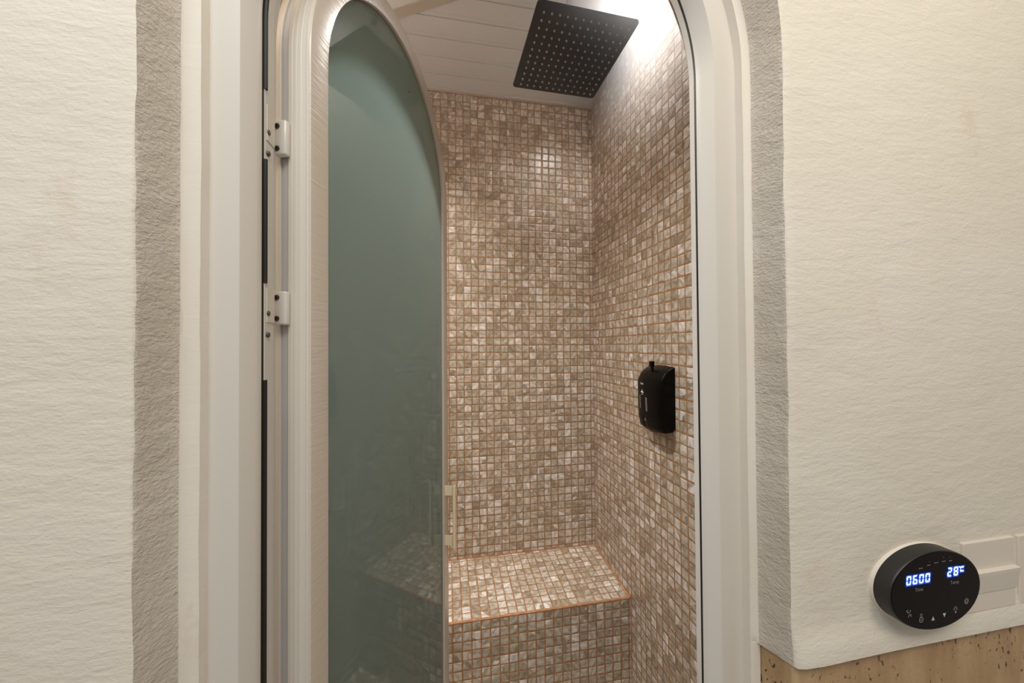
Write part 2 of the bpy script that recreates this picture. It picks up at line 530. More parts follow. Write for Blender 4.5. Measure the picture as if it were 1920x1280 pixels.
# diagonal batten and the plain white panel in the ceiling's front left corner
def batten():
    d = Vector((0.180, -0.0825)).normalized(); n = Vector((-d.y, d.x))
    p = Vector((-0.831, -0.277))
    # lower edge passes through p, upper edge is 0.031 nearer the camera
    a0 = p - d * 0.38; a1 = p + d * 0.62
    w = -n * 0.029 if n.y > 0 else n * 0.029
    q = [a0, a1, a1 + w, a0 + w]
    V = []
    for dz in (-0.010, 0.002):
        for c in q:
            V.append((max(XL + 0.001, min(-0.001, c.x)), c.y, ceil_z(c.y) + dz))
    mesh('trim_4', V, [(0, 1, 2, 3), (4, 5, 6, 7), (0, 1, 5, 4), (1, 2, 6, 5), (2, 3, 7, 6), (3, 0, 4, 7)], M_batten, kind='structure')
    b0, b1 = a0 + w, a1 + w
    t = (b1.y - YF) / (b0.y - b1.y)
    Vp = []
    P2 = [(max(XL + .001, b0.x), b0.y), (b1.x, b1.y), (b1.x, YF + 0.002), (XL + .001, YF + 0.002)]
    for dz in (-0.004, 0.001):
        for c in P2: Vp.append((c[0], c[1], ceil_z(c[1]) + dz))
    mesh('ceiling', Vp, [(0, 1, 2, 3), (4, 5, 6, 7), (0, 1, 5, 4), (1, 2, 6, 5), (2, 3, 7, 6), (3, 0, 4, 7)], M_panelw, kind='structure')
batten()

# thin steam hanging in the shower
def steam():
    m = bpy.data.materials.new('steam'); m.use_nodes = True
    nt = m.node_tree; nt.nodes.clear()
    out = nt.nodes.new('ShaderNodeOutputMaterial'); vs_ = nt.nodes.new('ShaderNodeVolumeScatter')
    vs_.inputs['Color'].default_value = (1, 0.97, 0.96, 1)
    vs_.inputs['Density'].default_value = 0.16
    vs_.inputs['Anisotropy'].default_value = 0.2
    N = NB(nt)
    sp = N('ShaderNodeSeparateXYZ'); N.L(N('ShaderNodeTexCoord').outputs['Object'], sp.inputs[0])
    dist = N('ShaderNodeVectorMath', operation='DISTANCE')
    geo_ = N('ShaderNodeNewGeometry'); N.L(geo_.outputs['Position'], dist.inputs[0])
    dist.inputs[1].default_value = (-0.07, -0.66, 0.97 + CZ)
    wisp = N.maprange(N.noise(geo_.outputs['Position'], 5.0, 2), 0.3, 0.7, 0.75, 1.1)
    N.L(N.math('MULTIPLY', wisp, N.maprange(dist.outputs['Value'], 0.05, 0.44, 3.2, 0.02)), vs_.inputs['Density'])
    nt.links.new(vs_.outputs[0], out.inputs['Volume'])
    mb = MB(); y0 = YF + .002; zb = 0.35
    mb.add([(XL + .002, -.002, zb), (-.002, -.002, zb), (-.002, y0, zb), (XL + .002, y0, zb),
            (XL + .002, -.002, ceil_z(0) - .012), (-.002, -.002, ceil_z(0) - .012), (-.002, y0, ceil_z(y0) - .012), (XL + .002, y0, ceil_z(y0) - .012)],
           [(0, 1, 2, 3), (4, 5, 6, 7), (0, 1, 5, 4), (1, 2, 6, 5), (2, 3, 7, 6), (3, 0, 4, 7)])
    o = mb.build('steam_haze', m); o['kind'] = 'stuff'
    tag(o, 'thin white steam hanging inside the tiled shower around the ceiling light', 'steam')
steam()

# ------------------------------------------------------------------ tiled bench
BD, BZB, BZF = 0.3165, -0.9062, -0.929
B = thing('tiled_bench', (XL / 2, -BD / 2, ZF), 'built-in shower bench covered in small beige mosaic tiles with orange grout, against the back wall', 'bench')
g = 0.004
mesh('seat', [(XL + .001, -.001, BZB), (-.001, -.001, BZB), (-.001, -BD + g, BZF + 0.0003), (XL + .001, -BD + g, BZF + 0.0003)], [(3, 2, 1, 0)], M_seat, B,
     uv=lambda q, i: ((q[0] + 0.007) / TP + 100, (q[1] + BD - g) / (BD / 10.6) + 100))
mesh('front_panel', [(XL + .001, -BD, BZF - g), (-.001, -BD, BZF - g), (-.001, -BD, ZF), (XL + .001, -BD, ZF)], [(3, 2, 1, 0)], M_front, B,
     uv=lambda q, i: ((q[0] + 0.007) / TP + 100, (q[2] - BZF + g) / TP + 100))
# rounded orange grout bead along the edge and along the walls
mb = MB()
rings = []
nx = 120
for i in range(nx + 1):
    x = XL + 0.001 + (-.001 - XL - .001) * i / nx
    w = 0.0006 * math.sin(i * 1.7) + random.uniform(-.0005, .0005)
    rings.append([(x, -BD + g + 0.001, BZF + 0.0006), (x, -BD + g * 0.3, BZF - 0.0002 + w * .4), (x, -BD - 0.0007, BZF - g * 0.6 + w * .4), (x, -BD - 0.0005, BZF - g - 0.0015 + w), (x, -BD + 0.003, BZF - g - 0.001), (x, -BD + g, BZF - 0.002)])
mb.ring_loft(rings)
mb.build('edge_grout', M_grout, B)
mb = MB()
mb.box(XL + .001, -.001, -0.0045, -0.001, BZB - .001, BZB + 0.0022)
mb.add([(-.001, -.001, BZB - .001), (-.0045, -.001, BZB - .001), (-.0045, -.001, BZB + .0014), (-.001, -.001, BZB + .0025),
        (-.001, -BD, BZF - .001), (-.0045, -BD, BZF - .001), (-.0045, -BD, BZF + .0014), (-.001, -BD, BZF + .0025)],
       [(0, 1, 2, 3), (4, 5, 6, 7), (0, 1, 5, 4), (1, 2, 6, 5), (2, 3, 7, 6), (3, 0, 4, 7)])
mb.build('corner_grout', M_grout, B)

# ------------------------------------------------------------------ outer plaster wall with arched reveal
DW = 0.356
def T0(a, d, z): return (a, CY + d, z)
def nz(t, s): return math.sin(t * 1.0 + s) * 0.5 + math.sin(t * 2.3 + s * 2.1) * 0.3 + math.sin(t * 5.1 + s * 3.7) * 0.2
ZT = -0.382
prof = [(0.3020, .3985), (0.3040, .3940), (0.3195, .3935), (0.3215, .3915), (0.3240, .3840), (0.3275, .3735), (0.3318, .3610), (0.3330, .3575), (0.3355, DW + .0003), (0.345, DW), (0.37, DW), (0.42, DW), (0.48, DW), (0.55, DW), (0.65, DW), (0.8, DW), (1.0, DW), (1.3, DW), (1.7, DW)]
def jw(i, j, r, d, c, s_, z0):
    z = z0 + s_ * r
    side = 1.0 if c > 0 else -1.0
    t = z * 16
    if 3 <= j <= 8:
        w = {3: .35, 4: .5, 5: .7, 6: 1, 7: 1, 8: .8}[j]
        r += w * (0.0010 * nz(t, side * 2) + 0.0007 * nz(z * 61, side * 5 + 1)) + (random.random() - .5) * 0.0004
    if j == 0: d += .0055
    if j <= 1: r += 0.0075 * max(0.0, min(1.0, c * 1.5)) + (0.0018 if c < 0 else 0.0)
    if j == 1 or j == 2:
        r += 0.0006 * nz(z * 25, side + j)
    # swollen lower edge
    if j >= 7:
        e = min(1.0, max(0.0, (-0.342 + 0.004 * nz(r * 30, 2) - z) / 0.030)); e = e * e * (3 - 2 * e)
        d -= 0.0060 * e * (0.25 if j == 7 else 0.5 if j == 8 else 0.8 if j == 9 else 1.0)
    if 3 <= j <= 6:
        e = math.exp(-((z - ZT) / 0.022) ** 2)
        r -= 0.0004 * e
    if j >= 8:
        d += 0.0012 * nz(z * 12, 1.0 + r * 9)
    return r, d
v, f, fi, path = arch_sweep(prof, CEN, ZS, ZT, T0, dz=0.012, na=90, jit=jw)
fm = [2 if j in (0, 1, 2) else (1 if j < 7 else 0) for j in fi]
# lower return of the plaster onto the stone
m_ = len(prof)
for end in (0, len(path) - 1):
    k0 = len(v)
    for j in range(m_):
        q = v[end * m_ + j]
        if j < 7: v.append((q[0] + (0.010 if q[0] > CEN else -0.010), q[1], q[2] - 0.001))
        else: v.append((q[0], q[1] + 0.016, q[2] - 0.001))
    for j in range(m_ - 1):
        f.append((end * m_ + j, end * m_ + j + 1, k0 + j + 1, k0 + j)); fm.append(0)
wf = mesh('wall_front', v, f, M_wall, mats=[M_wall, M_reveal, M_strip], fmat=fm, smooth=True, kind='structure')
autosmooth(wf, 50)

# travertine wainscot below it, left and right of the doorway
for side, nm in ((1, 'right'), (-1, 'left')):
    mb = MB()
    o = lambda r: CEN + side * r
    ring = lambda z: [(o(.3255), CY + .3975, z), (o(.3262), CY + .3925, z), (o(.3335), CY + DW + .003, z), (o(.335), CY + DW + .0015, z), (o(1.7), CY + DW + .0015, z), (o(1.7), CY + .3975, z)]
    mb.ring_loft([ring(ZF), ring(ZT - .0005 + .0)])
    mb.build('baseboard_' + nm, M_trav, kind='structure')
    # smooth plaster strip beside the stone
    dr = .0075 if side > 0 else 0.0018
    mb = MB()
    ring = lambda z: [(o(.3020 + dr), CY + .4040, z), (o(.3040 + dr), CY + .3940, z), (o(.3120 + dr * .5), CY + .3932, z), (o(.3250), CY + .3932, z), (o(.3256), CY + .3985, z)]
    mb.ring_loft([ring(ZF), ring(ZT + .001)])
    mb.build('trim_5' if side > 0 else 'trim_6', M_strip, kind='structure')

# ------------------------------------------------------------------ fixed door frame (trim_1)
FT = thing('trim_1', (CEN, CY + .41, ZF), kind='structure')
prof = [(0.3225, .4300), (0.3225, .3992), (0.3150, .3985), (0.3050, .3975), (0.2960, .3962), (0.2920, .3955), (0.2865, .3947), (0.2765, .3934), (0.2745, .3932), (0.2736, .3944),
        (0.2660, .4120), (0.2645, .4150), (0.2640, .4200), (0.2690, .4200), (0.2690, .4225), (0.2632, .4225), (0.2625, .4235), (0.2625, .4310), (0.2700, .4310), (0.2700, .4380)]
prof = [(r, d + .006 if d < .4099 else d) for r, d in prof]
v, f, fi, _ = arch_sweep(prof, CEN, ZS, ZF, T0, closed=False, na=96)
o = mesh('frame_profile', v, f, M_frame, FT); autosmooth(o, 25)
# rear jamb behind the rebate, deepest on the hinge side and over the arch
def jr(i, j, r, d, c, s_, z0):
    w = min(1.0, max(0.0, (0.92 - c) / 0.5)); w = w * (2 - w)
    if j >= 1: d = .4305 + (d - .4305) * max(w, 0.02)
    return r, d
v, f, fi, _ = arch_sweep([(0.2626, .4300), (0.2626, .4430), (0.2660, .4434), (0.2665, .4575), (0.2720, .4575)], CEN, ZS, ZF, T0, closed=False, na=96, jit=jr)
o = mesh('rear_jamb', v, f, M_frame, FT)
# thin black gasket line in the rebate
v, f, fi, _ = arch_sweep([(0.2685, .4203), (0.2636, .4203), (0.2630, .4224), (0.2685, .4224)], CEN, ZS, ZF, T0, closed=True, na=96)
o = mesh('gasket', v, f, M_black, FT)
# thick gasket pieces on the hinge side
def gpiece(z0, z1, arc=0.0):
    mb = MB()
    x0 = CEN - 0.2636
    rings = []
    n = 14
    pts = [(z0 + (z1 - z0) * i / n, 0) for i in range(n + 1)]
    def ring(c, s_, zz):
        R = []
        for (r, d) in ((0.2645, .4222), (0.2608, .4224), (0.2600, .4240), (0.2608, .4258), (0.2645, .4260)):
            R.append((CEN + c * r, CY + d, zz + s_ * r))
        return R
    for z, _ in pts: rings.append(ring(-1, 0, z))
    if arc > 0:
        for i in range(1, 30):
            a = PI - arc * i / 29
            rings.append(ring(math.cos(a), math.sin(a), ZS))
    mb.ring_loft(rings)
    mb.build('gasket', M_black, FT)
gpiece(0.282, ZS, 1.3)
gpiece(0.070, 0.205)
gpiece(ZF + .01, -0.035)

# ------------------------------------------------------------------ door leaf
US = Vector((0.3202, 0.9473)); UN = Vector((0.9473, -0.3202))
L0 = Vector((CX - 0.3098, CY))
def LF(s, n, z): 
    p = L0 + US * s + UN * n
    return (p.x, p.y, z)
S0, S1 = 0.476, 0.973
SC = (S0 + S1) / 2; RO = (S1 - S0) / 2; RI = RO - 0.0315
D = thing('door_1', LF(S0, -0.02, ZF), kind='structure')
def TL(a, d, z): return LF(a, d, z)
RB = 0.022   # hidden rebate
cs = [(RI, -.040), (RI, -.0065), (RI, -.0008), (RI + .0008, 0), (RO - .0022, 0), (RO - .0004, -.0006), (RO, -.0024)]
cs_edge = [(RO, -.0024), (RO - .0022, -.0045), (RO - .0022, -.0068), (RO, -.0075), (RO, -.0125), (RO + .0006, -.0130), (RO + .0006, -.0137), (RO, -.0142),
           (RO, -.0170), (RO - .0012, -.0178), (RO - .0012, -.0192), (RO, -.0200), (RO, -.0232), (RO - .0008, -.0238), (RO - .0008, -.0250), (RO, -.0256), (RO, -.0300), (RO - .0010, -.0306)]
cs_ch = [(RO - .0010, -.0306), (RO - .0026, -.0310), (RO - .0026, -.0402), (RO - .0008, -.0404)]
cs_end = [(RO - .0008, -.0404), (RO, -.0410), (RO, -.0492), (RO - .0006, -.0500), (RI + .001, -.0500), (RI, -.0495), (RI, -.040)]
v, f, fi, _ = arch_sweep(cs[:] + cs_edge[1:] + cs_ch[1:] + cs_end[1:-1], SC, ZS - 0.003, ZF + 0.012, TL, closed=True, na=96)
n1, n2, n3 = len(cs) - 1, len(cs) - 1 + len(cs_edge) - 1, len(cs) - 1 + len(cs_edge) - 1 + len(cs_ch) - 1
fm = [0 if j < n1 else (1 if j < n2 else (2 if j < n3 else 1)) for j in fi]
leaf = mesh('leaf_frame', v, f, M_leaf, D, mats=[M_leaf, M_leafedge, M_grey], fmat=fm); autosmooth(leaf, 30)
mb = MB()
for (s0, s1, n0, n1_, z0, z1) in ((S0 + .030, S1 - .030, -.045, 0.0, ZF + .012, ZF + .055),):
    mb.box(s0, s1, n0, n1_, z0, z1, 0.001, T=lambda q: LF(q[0], q[1], q[2]))
mb.build('bottom_rail', M_leaf, D)
# glazing seal and glass
v, f, fi, _ = arch_sweep([(RI + .0005, -.0054), (RI - .0005, -.0052), (RI - .0009, -.0060), (RI + .0005, -.0062)], SC, ZS - 0.003, ZF + .05, TL, closed=True, na=96)
mesh('glazing_seal', v, f, simple('seal_grey', (0.12, 0.12, 0.10), 0.5), D)
path = arch_path(ZS - .003, ZF + .05, 0.2, 96)
rg = RI + 0.0004
loop = [(SC + c * rg, z0 + s_ * rg) for c, s_, z0 in path]
V = [LF(a, -.0055, z) for a, z in loop] + [LF(a, -.0115, z) for a, z in loop]
n = len(loop)
Fs = [tuple(range(n)), tuple(reversed(range(n, 2 * n)))] + [(i, (i + 1) % n, (i + 1) % n + n, i + n) for i in range(n)]
mesh('glass_pane', V, Fs, M_glass, D)

mb = MB(); mb.cyl(LF(0.7587, -.0056, .5066), LF(0.7587, -.0047, .5066), .0013, n=12)
mb.build('dark_speck', M_black, D)
# handle on the far stile
H = MB()
H.box(0.9395, 0.9500, 0.0210, 0.0280, -.4985, -.3420, 0.0022, T=lambda q: LF(*q))
hb = H.build('handle', M_handle, D)
for z0 in (-.3690, -.4915):
    H = MB()
    H.box(0.9455, 0.9475, -0.0005, 0.0245, z0, z0 + .0245, 0.0006, T=lambda q: LF(*q))
    H.build('bracket', M_handle, sub(hb, D))
# hinges
def hinge(z0, z1):
    e = S0
    mb = MB()
    mb.box(e - .0085, e - .0002, -.0420, -.0265, z0, z1, 0.0022, T=lambda q: LF(*q))
    h = mb.build('hinge', M_hinge, D, smooth=False); autosmooth(h, 40)
    # frame-side wing: a leaf on the jamb and a web to the plate
    mb = MB()
    xj = CEN - 0.2626
    mb.box(xj - .0004, xj + .0012, CY + .4265, CY + .4430, z0 + .0015, z1 - .0005)
    a = LF(e - .0078, -.0415, 0); b = (xj + .0006, CY + .4425)
    vs = []
    for (x, y) in ((a[0], a[1]), (b[0], b[1])):
        vs += [(x, y, z0 + .001), (x, y, z1 - .001), (x - .0009, y, z1 - .001), (x - .0009, y, z0 + .001)]
    mb.add(vs, [(0, 1, 2, 3), (4, 5, 6, 7), (0, 1, 5, 4), (1, 2, 6, 5), (2, 3, 7, 6), (3, 0, 4, 7)])
    mb.build('hinge_wing', M_wing, sub(h, D))
    for zz in (z0 + .011, z0 - .0125):
        mb = MB(); mb.cyl((xj + (.0010 if zz > z0 else -.0002), CY + .4290, zz), (xj + .0022, CY + .4290, zz), .0032, .0026, 16)
        mb.build('screw', M_screw, sub(h, D))
    for zz in (z0 + .0075, z1 - .0075):
        c = Vector(LF(e - .0083, -.0373, zz)); c2 = Vector(LF(e - .0098, -.0373, zz))
        mb = MB(); mb.cyl(c, c2, .0033, .0029, 18)
        s = mb.build('screw', M_screw, sub(h, D))
        mb = MB()
        mb.box(e - .0101, e - .0096, -.0373 - .0020, -.0373 + .0020, zz - .0005, zz + .0005, T=lambda q: LF(*q))
        mb.box(e - .0101, e - .0096, -.0373 - .0005, -.0373 + .0005, zz - .0020, zz + .0020, T=lambda q: LF(*q))
        # slot cut into the same mesh as a second material
        k = len(s.data.vertices)
        s2 = mb
        import bmesh
        bm = bmesh.new(); bm.from_mesh(s.data)
        base = Vector(D['_o'])
        nv = [bm.verts.new((q[0] - base.x, q[1] - base.y, q[2] + CZ - base.z)) for q in s2.v]
        for ff in s2.f:
            fc = bm.faces.new([nv[i] for i in ff]); fc.material_index = 1
        bm.to_mesh(s.data); bm.free()
        s.data.materials.append(M_screwslot)
hinge(0.2265, 0.2680)
hinge(0.0265, 0.0660)

# ------------------------------------------------------------------ shower head
HZ = 0.900
c0, c1, c2, c3 = [Vector(p) for p in ((-0.4251, -0.6519), (-0.1291, -0.6427), (-0.1343, -0.3302), (-0.4345, -0.3370))]
cen = (c0 + c1 + c2 + c3) / 4
SH = thing('shower_head', (cen.x, cen.y, HZ), 'large square matt black rain shower head hanging from the white board ceiling', 'shower head')
def HB(u, w, z):      # bilinear, u to the right, w to the back
    p = (c0 * (1 - u) + c1 * u) * (1 - w) + (c3 * (1 - u) + c2 * u) * w
    return (p.x, p.y, z)
ring2 = []
rc_ = 0.035
for (cu, cw, a0) in ((1 - rc_, 1 - rc_, 0), (rc_, 1 - rc_, 90), (rc_, rc_, 180), (1 - rc_, rc_, 270)):
    for i in range(9):
        a = math.radians(a0 + i * 90 / 8)
        ring2.append((cu + rc_ * math.cos(a), cw + rc_ * math.sin(a)))
mb = MB()
shr = lambda k: [(0.5 + (u - .5) * k, 0.5 + (w - .5) * k) for u, w in ring2]
mb.ring_loft([[HB(u, w, HZ) for u, w in shr(.994)], [HB(u, w, HZ + .0008) for u, w in shr(1)], [HB(u, w, HZ + .0045) for u, w in shr(1)], [HB(u, w, HZ + .0055) for u, w in shr(.994)]])
mb.build('plate', M_blackmet, SH)
noz = []
for i in range(12):
    for j in range(12):
        noz.append((0.085 + 0.848 * i / 11, 0.089 + 0.848 * j / 11))
noz.sort(key=lambda q: q[1])
def nozzle(mb, u, w):
    x, y, z = HB(u, w, HZ)
    R = lambda r, zz: [(x + r * math.cos(2 * PI * k / 10), y + r * math.sin(2 * PI * k / 10), zz) for k in range(10)]
    mb.ring_loft([R(.0034, z + .0004), R(.0032, z - .0008), R(.0021, z - .0036), R(.0013, z - .0046)])
x0_, y0_, _z = HB(noz[0][0], noz[0][1], HZ)
mb = MB(); nozzle(mb, *noz[0])
first = mb.build('nozzle', M_nozzle, SH)
for (u, w) in noz[1:100]:
    c = first.copy(); COL.objects.link(c); c.parent = SH['_e']
    x, y, z = HB(u, w, HZ)
    c.location = (x - x0_, y - y0_, 0)
mb = MB()
for (u, w) in noz[100:]: nozzle(mb, u, w)
o = mb.build('nozzle', M_nozzle, SH); o['kind'] = 'stuff'
mb = MB()
x, y = cen.x, cen.y
mb.cyl((x, y, HZ + .020), (x, y, ceil_z(y) - .004), .0105, n=32)
o = mb.build('arm', M_chrome, SH); autosmooth(o)
mb = MB()
R = lambda r, zz: [(x + r * math.cos(2 * PI * k / 32), y + r * math.sin(2 * PI * k / 32), zz) for k in range(32)]
mb.ring_loft([R(.020, HZ + .0055), R(.022, HZ + .010), R(.016, HZ + .018), R(.0125, HZ + .026), R(.0125, HZ + .034), R(.0106, HZ + .036)])
o = mb.build('swivel_joint', M_chrome, SH); autosmooth(o)
mb = MB(); mb.ring_loft([R(.026, ceil_z(y) - .010), R(.030, ceil_z(y) - .006), R(.030, ceil_z(y) + .001)])
o = mb.build('ceiling_flange', M_chrome, SH); autosmooth(o)

# ------------------------------------------------------------------ downlight fitting
def downlight(LX, LY, label):
    LZ = ceil_z(LY)
    LT = thing('ceiling_downlight', (LX, LY, LZ), label, 'ceiling light', group='recessed shower ceiling lights')
    def tilt_ring(r, dz, n=40):
        return [(LX + r * math.cos(2 * PI * k / n), LY + r * math.sin(2 * PI * k / n), ceil_z(LY + r * math.sin(2 * PI * k / n)) + dz) for k in range(n)]
    mb = MB(); mb.ring_loft([tilt_ring(.036, -.004), tilt_ring(.045, -.005), tilt_ring(.0475, -.001)], False, False)
    mb.build('ring', M_lampring, LT)
    mb = MB(); mb.ring_loft([tilt_ring(.037, -.0035), tilt_ring(.034, -.007), tilt_ring(.026, -.0095), tilt_ring(.012, -.0108)], False, True)
    mb.build('lens', M_lamp, LT)
downlight(LX, LY, 'round recessed white downlight glowing in the shower ceiling beside the right wall')
downlight(LX2, LY2, 'unseen round recessed white downlight added in the shower ceiling above the frosted door leaf')  # unseen fitting, added to go with the second lamp

# ------------------------------------------------------------------ soap dispenser on the right wall
SDy0, SDy1 = -0.592, -0.462
SD = thing('soap_dispenser', (-.03, (SDy0 + SDy1) / 2, -.27), 'black soap dispenser with a key in its top, mounted on the tiled right wall', 'soap dispenser')
side = [(0.0, -.0630), (-.010, -.0660), (-.022, -.0715), (-.034, -.0795), (-.043, -.0880), (-.050, -.0985), (-.0540, -.1110), (-.0555, -.1260), (-.0555, -.1500), (-.0550, -.1750), (-.0540, -.2000),
        (-.0525, -.2190), (-.0505, -.2350), (-.0475, -.2500), (-.0435, -.2620), (-.0390, -.2660), (-.0250, -.2655), (-.0100, -.2645), (-.0020, -.2570), (0.0, -.2480)]
ny = 16
V = []
for j in range(ny + 1):
    t = -1 + 2 * j / ny
    tt = t
    y = (SDy0 + SDy1) / 2 + tt * (SDy1 - SDy0) / 2
    k = 1 - 0.16 * (abs(tt) ** 2.4)
    edge_ = 0.97 if abs(t) > .999 else 1.0
    for (x, z) in side:
        zz = z - (0.004 * (abs(tt) ** 2) if z > -.11 else (-0.006 * abs(tt) ** 2 if z < -.255 else 0))
        V.append((x * k * edge_ - 0.0008, y, zz))
m_ = len(side)
Fs = []
for j in range(ny):
    for i in range(m_ - 1):
        a = j * m_ + i; Fs.append((a, a + 1, a + 1 + m_, a + m_))
Fs.append(tuple(range(m_))); Fs.append(tuple(range(ny * m_, ny * m_ + m_)))
hs = mesh('housing', V, Fs, M_dblack, SD)
bmod = hs.modifiers.new('b', 'BEVEL'); bmod.width = 0.003; bmod.segments = 3; bmod.limit_method = 'ANGLE'; bmod.angle_limit = math.radians(50)
autosmooth(hs, 50)
def front_x(y, z):
    t = (y - (SDy0 + SDy1) / 2) / ((SDy1 - SDy0) / 2)
    k = 1 - 0.16 * (abs(t) ** 2.4)
    for a, b in zip(side[4:15], side[5:16]):
        if b[1] <= z <= a[1]:
            w = (z - a[1]) / (b[1] - a[1])
            return (a[0] + (b[0] - a[0]) * w) * k - 0.0008
    return -0.055
# raised lower push buttons
ym = -0.5085
for (ya, yb) in ((SDy0 + .0030, ym - .0005), (ym + .0005, SDy1 - .003)):
    V = []; nyy = 8; zr = [-.2190, -.2205, -.2300, -.2400, -.2500, -.2585, -.2600]
    for i, z in enumerate(zr):
        for j in range(nyy + 1):
            y = ya + (yb - ya) * j / nyy
            lift = .0012 if 0 < i < len(zr) - 1 and 0 < j < nyy else -.001
            V.append((front_x(y, z) - lift, y, z))
    Fs = [(i * (nyy + 1) + j, i * (nyy + 1) + j + 1, (i + 1) * (nyy + 1) + j + 1, (i + 1) * (nyy + 1) + j) for i in range(len(zr) - 1) for j in range(nyy)]
    mesh('push_button', V, Fs, M_dblack, SD, smooth=True)
def front_patch(name, ya, yb, za, zb, mat, lift=.0006, n=2):
    V = []
    for i in range(5):
        z = za + (zb - za) * i / 4
        for j in range(n + 1):
            y = ya + (yb - ya) * j / n
            V.append((front_x(y, z) - lift, y, z))
    Fs = [(i * (n + 1) + j, i * (n + 1) + j + 1, (i + 1) * (n + 1) + j + 1, (i + 1) * (n + 1) + j) for i in range(4) for j in range(n)]
    return mesh(name, V, Fs, mat, SD)
o = front_patch('level_window', -.4935, -.4860, -.1580, -.2010, M_dwin); o['label'] = 'pale grey vertical level window'
o = front_patch('level_window', -.5330, -.5235, -.1620, -.2050, M_dwin); o['label'] = 'dark grey vertical level window'
# key / lock on top
mb = MB()
ky = -.532
mb.box(-.0400, -.0340, ky - .0030, ky + .0040, -.088, -.066)
mb.box(-.0425, -.0315, ky - .0050, ky + .0085, -.067, -.0495, .0012)
mb.build('key', M_dblack, SD)

def text_geo(txt, size):
    cu = bpy.data.curves.new('t', 'FONT'); cu.body = txt; cu.size = size; cu.align_x = 'CENTER'; cu.align_y = 'CENTER'
    cu.resolution_u = 3
    ob = bpy.data.objects.new('t', cu); COL.objects.link(ob)
    dg = bpy.context.evaluated_depsgraph_get(); dg.update()
    me = bpy.data.meshes.new_from_object(ob.evaluated_get(dg))
    vs = [tuple(q.co) for q in me.vertices]; fs = [tuple(p.vertices) for p in me.polygons]
    bpy.data.objects.remove(ob); bpy.data.curves.remove(cu); bpy.data.meshes.remove(me)
    return vs, fs
def disp_text(txt, size, yc, zc, name='printed_mark', sy=1.0):
    vs, fs = text_geo(txt, size)
    V = []
    for a, b, _ in vs:
        y = yc - a * sy; z = zc + b
        V.append((front_x(y, z) - .0007, y, z))
    return mesh(name, V, fs, M_print, SD)
disp_text('Black', .0085, -.5045, -.1215)
# shower symbol and word under it
def disp_poly(polys, name='printed_mark'):
    mb = MB()
    for P in polys:
        mb.add([(front_x(y, z) - .0007, y, z) for y, z in P], [tuple(range(len(P)))])
    return mb.build(name, M_print, SD)
yc = -.5060
disp_poly([[(yc + .0008, -.1385), (yc - .0008, -.1385), (yc - .0008, -.1440), (yc + .0008, -.1440)],
           [(yc + .0018, -.1435), (yc - .0018, -.1435), (yc - .0085, -.1480), (yc - .0075, -.1505), (yc + .0075, -.1490), (yc + .0085, -.1470)]])
disp_text('Hotel', .0055, yc, -.1545)
def arcpoly(cy_, cz_, r, a0, a1, w=.0011, n=8):
    P = []
    for i in range(n):
        a = math.radians(a0 + (a1 - a0) * i / n); b = math.radians(a0 + (a1 - a0) * (i + 1) / n)
        P.append([(cy_ - r * math.cos(a), cz_ + r * math.sin(a)), (cy_ - r * math.cos(b), cz_ + r * math.sin(b)),
                  (cy_ - (r - w) * math.cos(b), cz_ + (r - w) * math.sin(b)), (cy_ - (r - w) * math.cos(a), cz_ + (r - w) * math.sin(a))])
    return P
disp_poly([[(q[0], q[1]) for q in P] for P in arcpoly(-.4930, -.2330, .0055, 150, -10)] + arcpoly(-.4960, -.2340, .0030, 200, 20) + [[(-.5005, -.2330), (-.5020, -.2335), (-.5030, -.2390), (-.5018, -.2390)]], 'printed_mark')
disp_poly([[(-.5135, -.2300), (-.5150, -.2295), (-.5150, -.2370), (-.5135, -.2370)], [(-.5145, -.2290), (-.5310, -.2305), (-.5310, -.2320), (-.5145, -.2308)],
           [(-.5160, -.2335), (-.5330, -.2348), (-.5330, -.2368), (-.5160, -.2350)], [(-.5340, -.2352), (-.5400, -.2358), (-.5400, -.2370), (-.5340, -.2366)]], 'printed_mark')

# ------------------------------------------------------------------ steam controller
TC = 0.020
YC = CY + DW - TC
KS = 1.0075
ECX, ECZ, EA, EB = -0.0726, -0.3028, 0.0728, 0.0475
SCT = thing('steam_controller', (ECX, CY + DW, ECZ), 'black oval steam control panel with blue digits on the right plaster wall', 'control panel')
def ell(k, y, n=96): return [(ECX + EA * k * math.cos(2 * PI * i / n), y, ECZ + EB * k * math.sin(2 * PI * i / n)) for i in range(n)]
mb = MB(); mb.ring_loft([ell(.985, CY + DW + .002), ell(.995, CY + DW - .001), ell(1.0, YC + .002), ell(.994, YC + .0006), ell(.985, YC)], False, True)
o = mb.build('body', M_cbody, SCT); autosmooth(o, 40)
mb = MB(); mb.ring_loft([ell(.975, YC - .0003), ell(.970, YC - .0006)], False, True)
o = mb.build('touch_face', M_cface, SCT)
mb = MB(); mb.ring_loft([ell(1.0, CY + DW - .0035), ell(1.005, CY + DW - .0012), ell(1.011, CY + DW + .002)], False, False)
o = mb.build('sealant_ring', M_strip, SCT)
YT = YC - 0.0008
def cx_(x): return CX + (x - CX) * KS
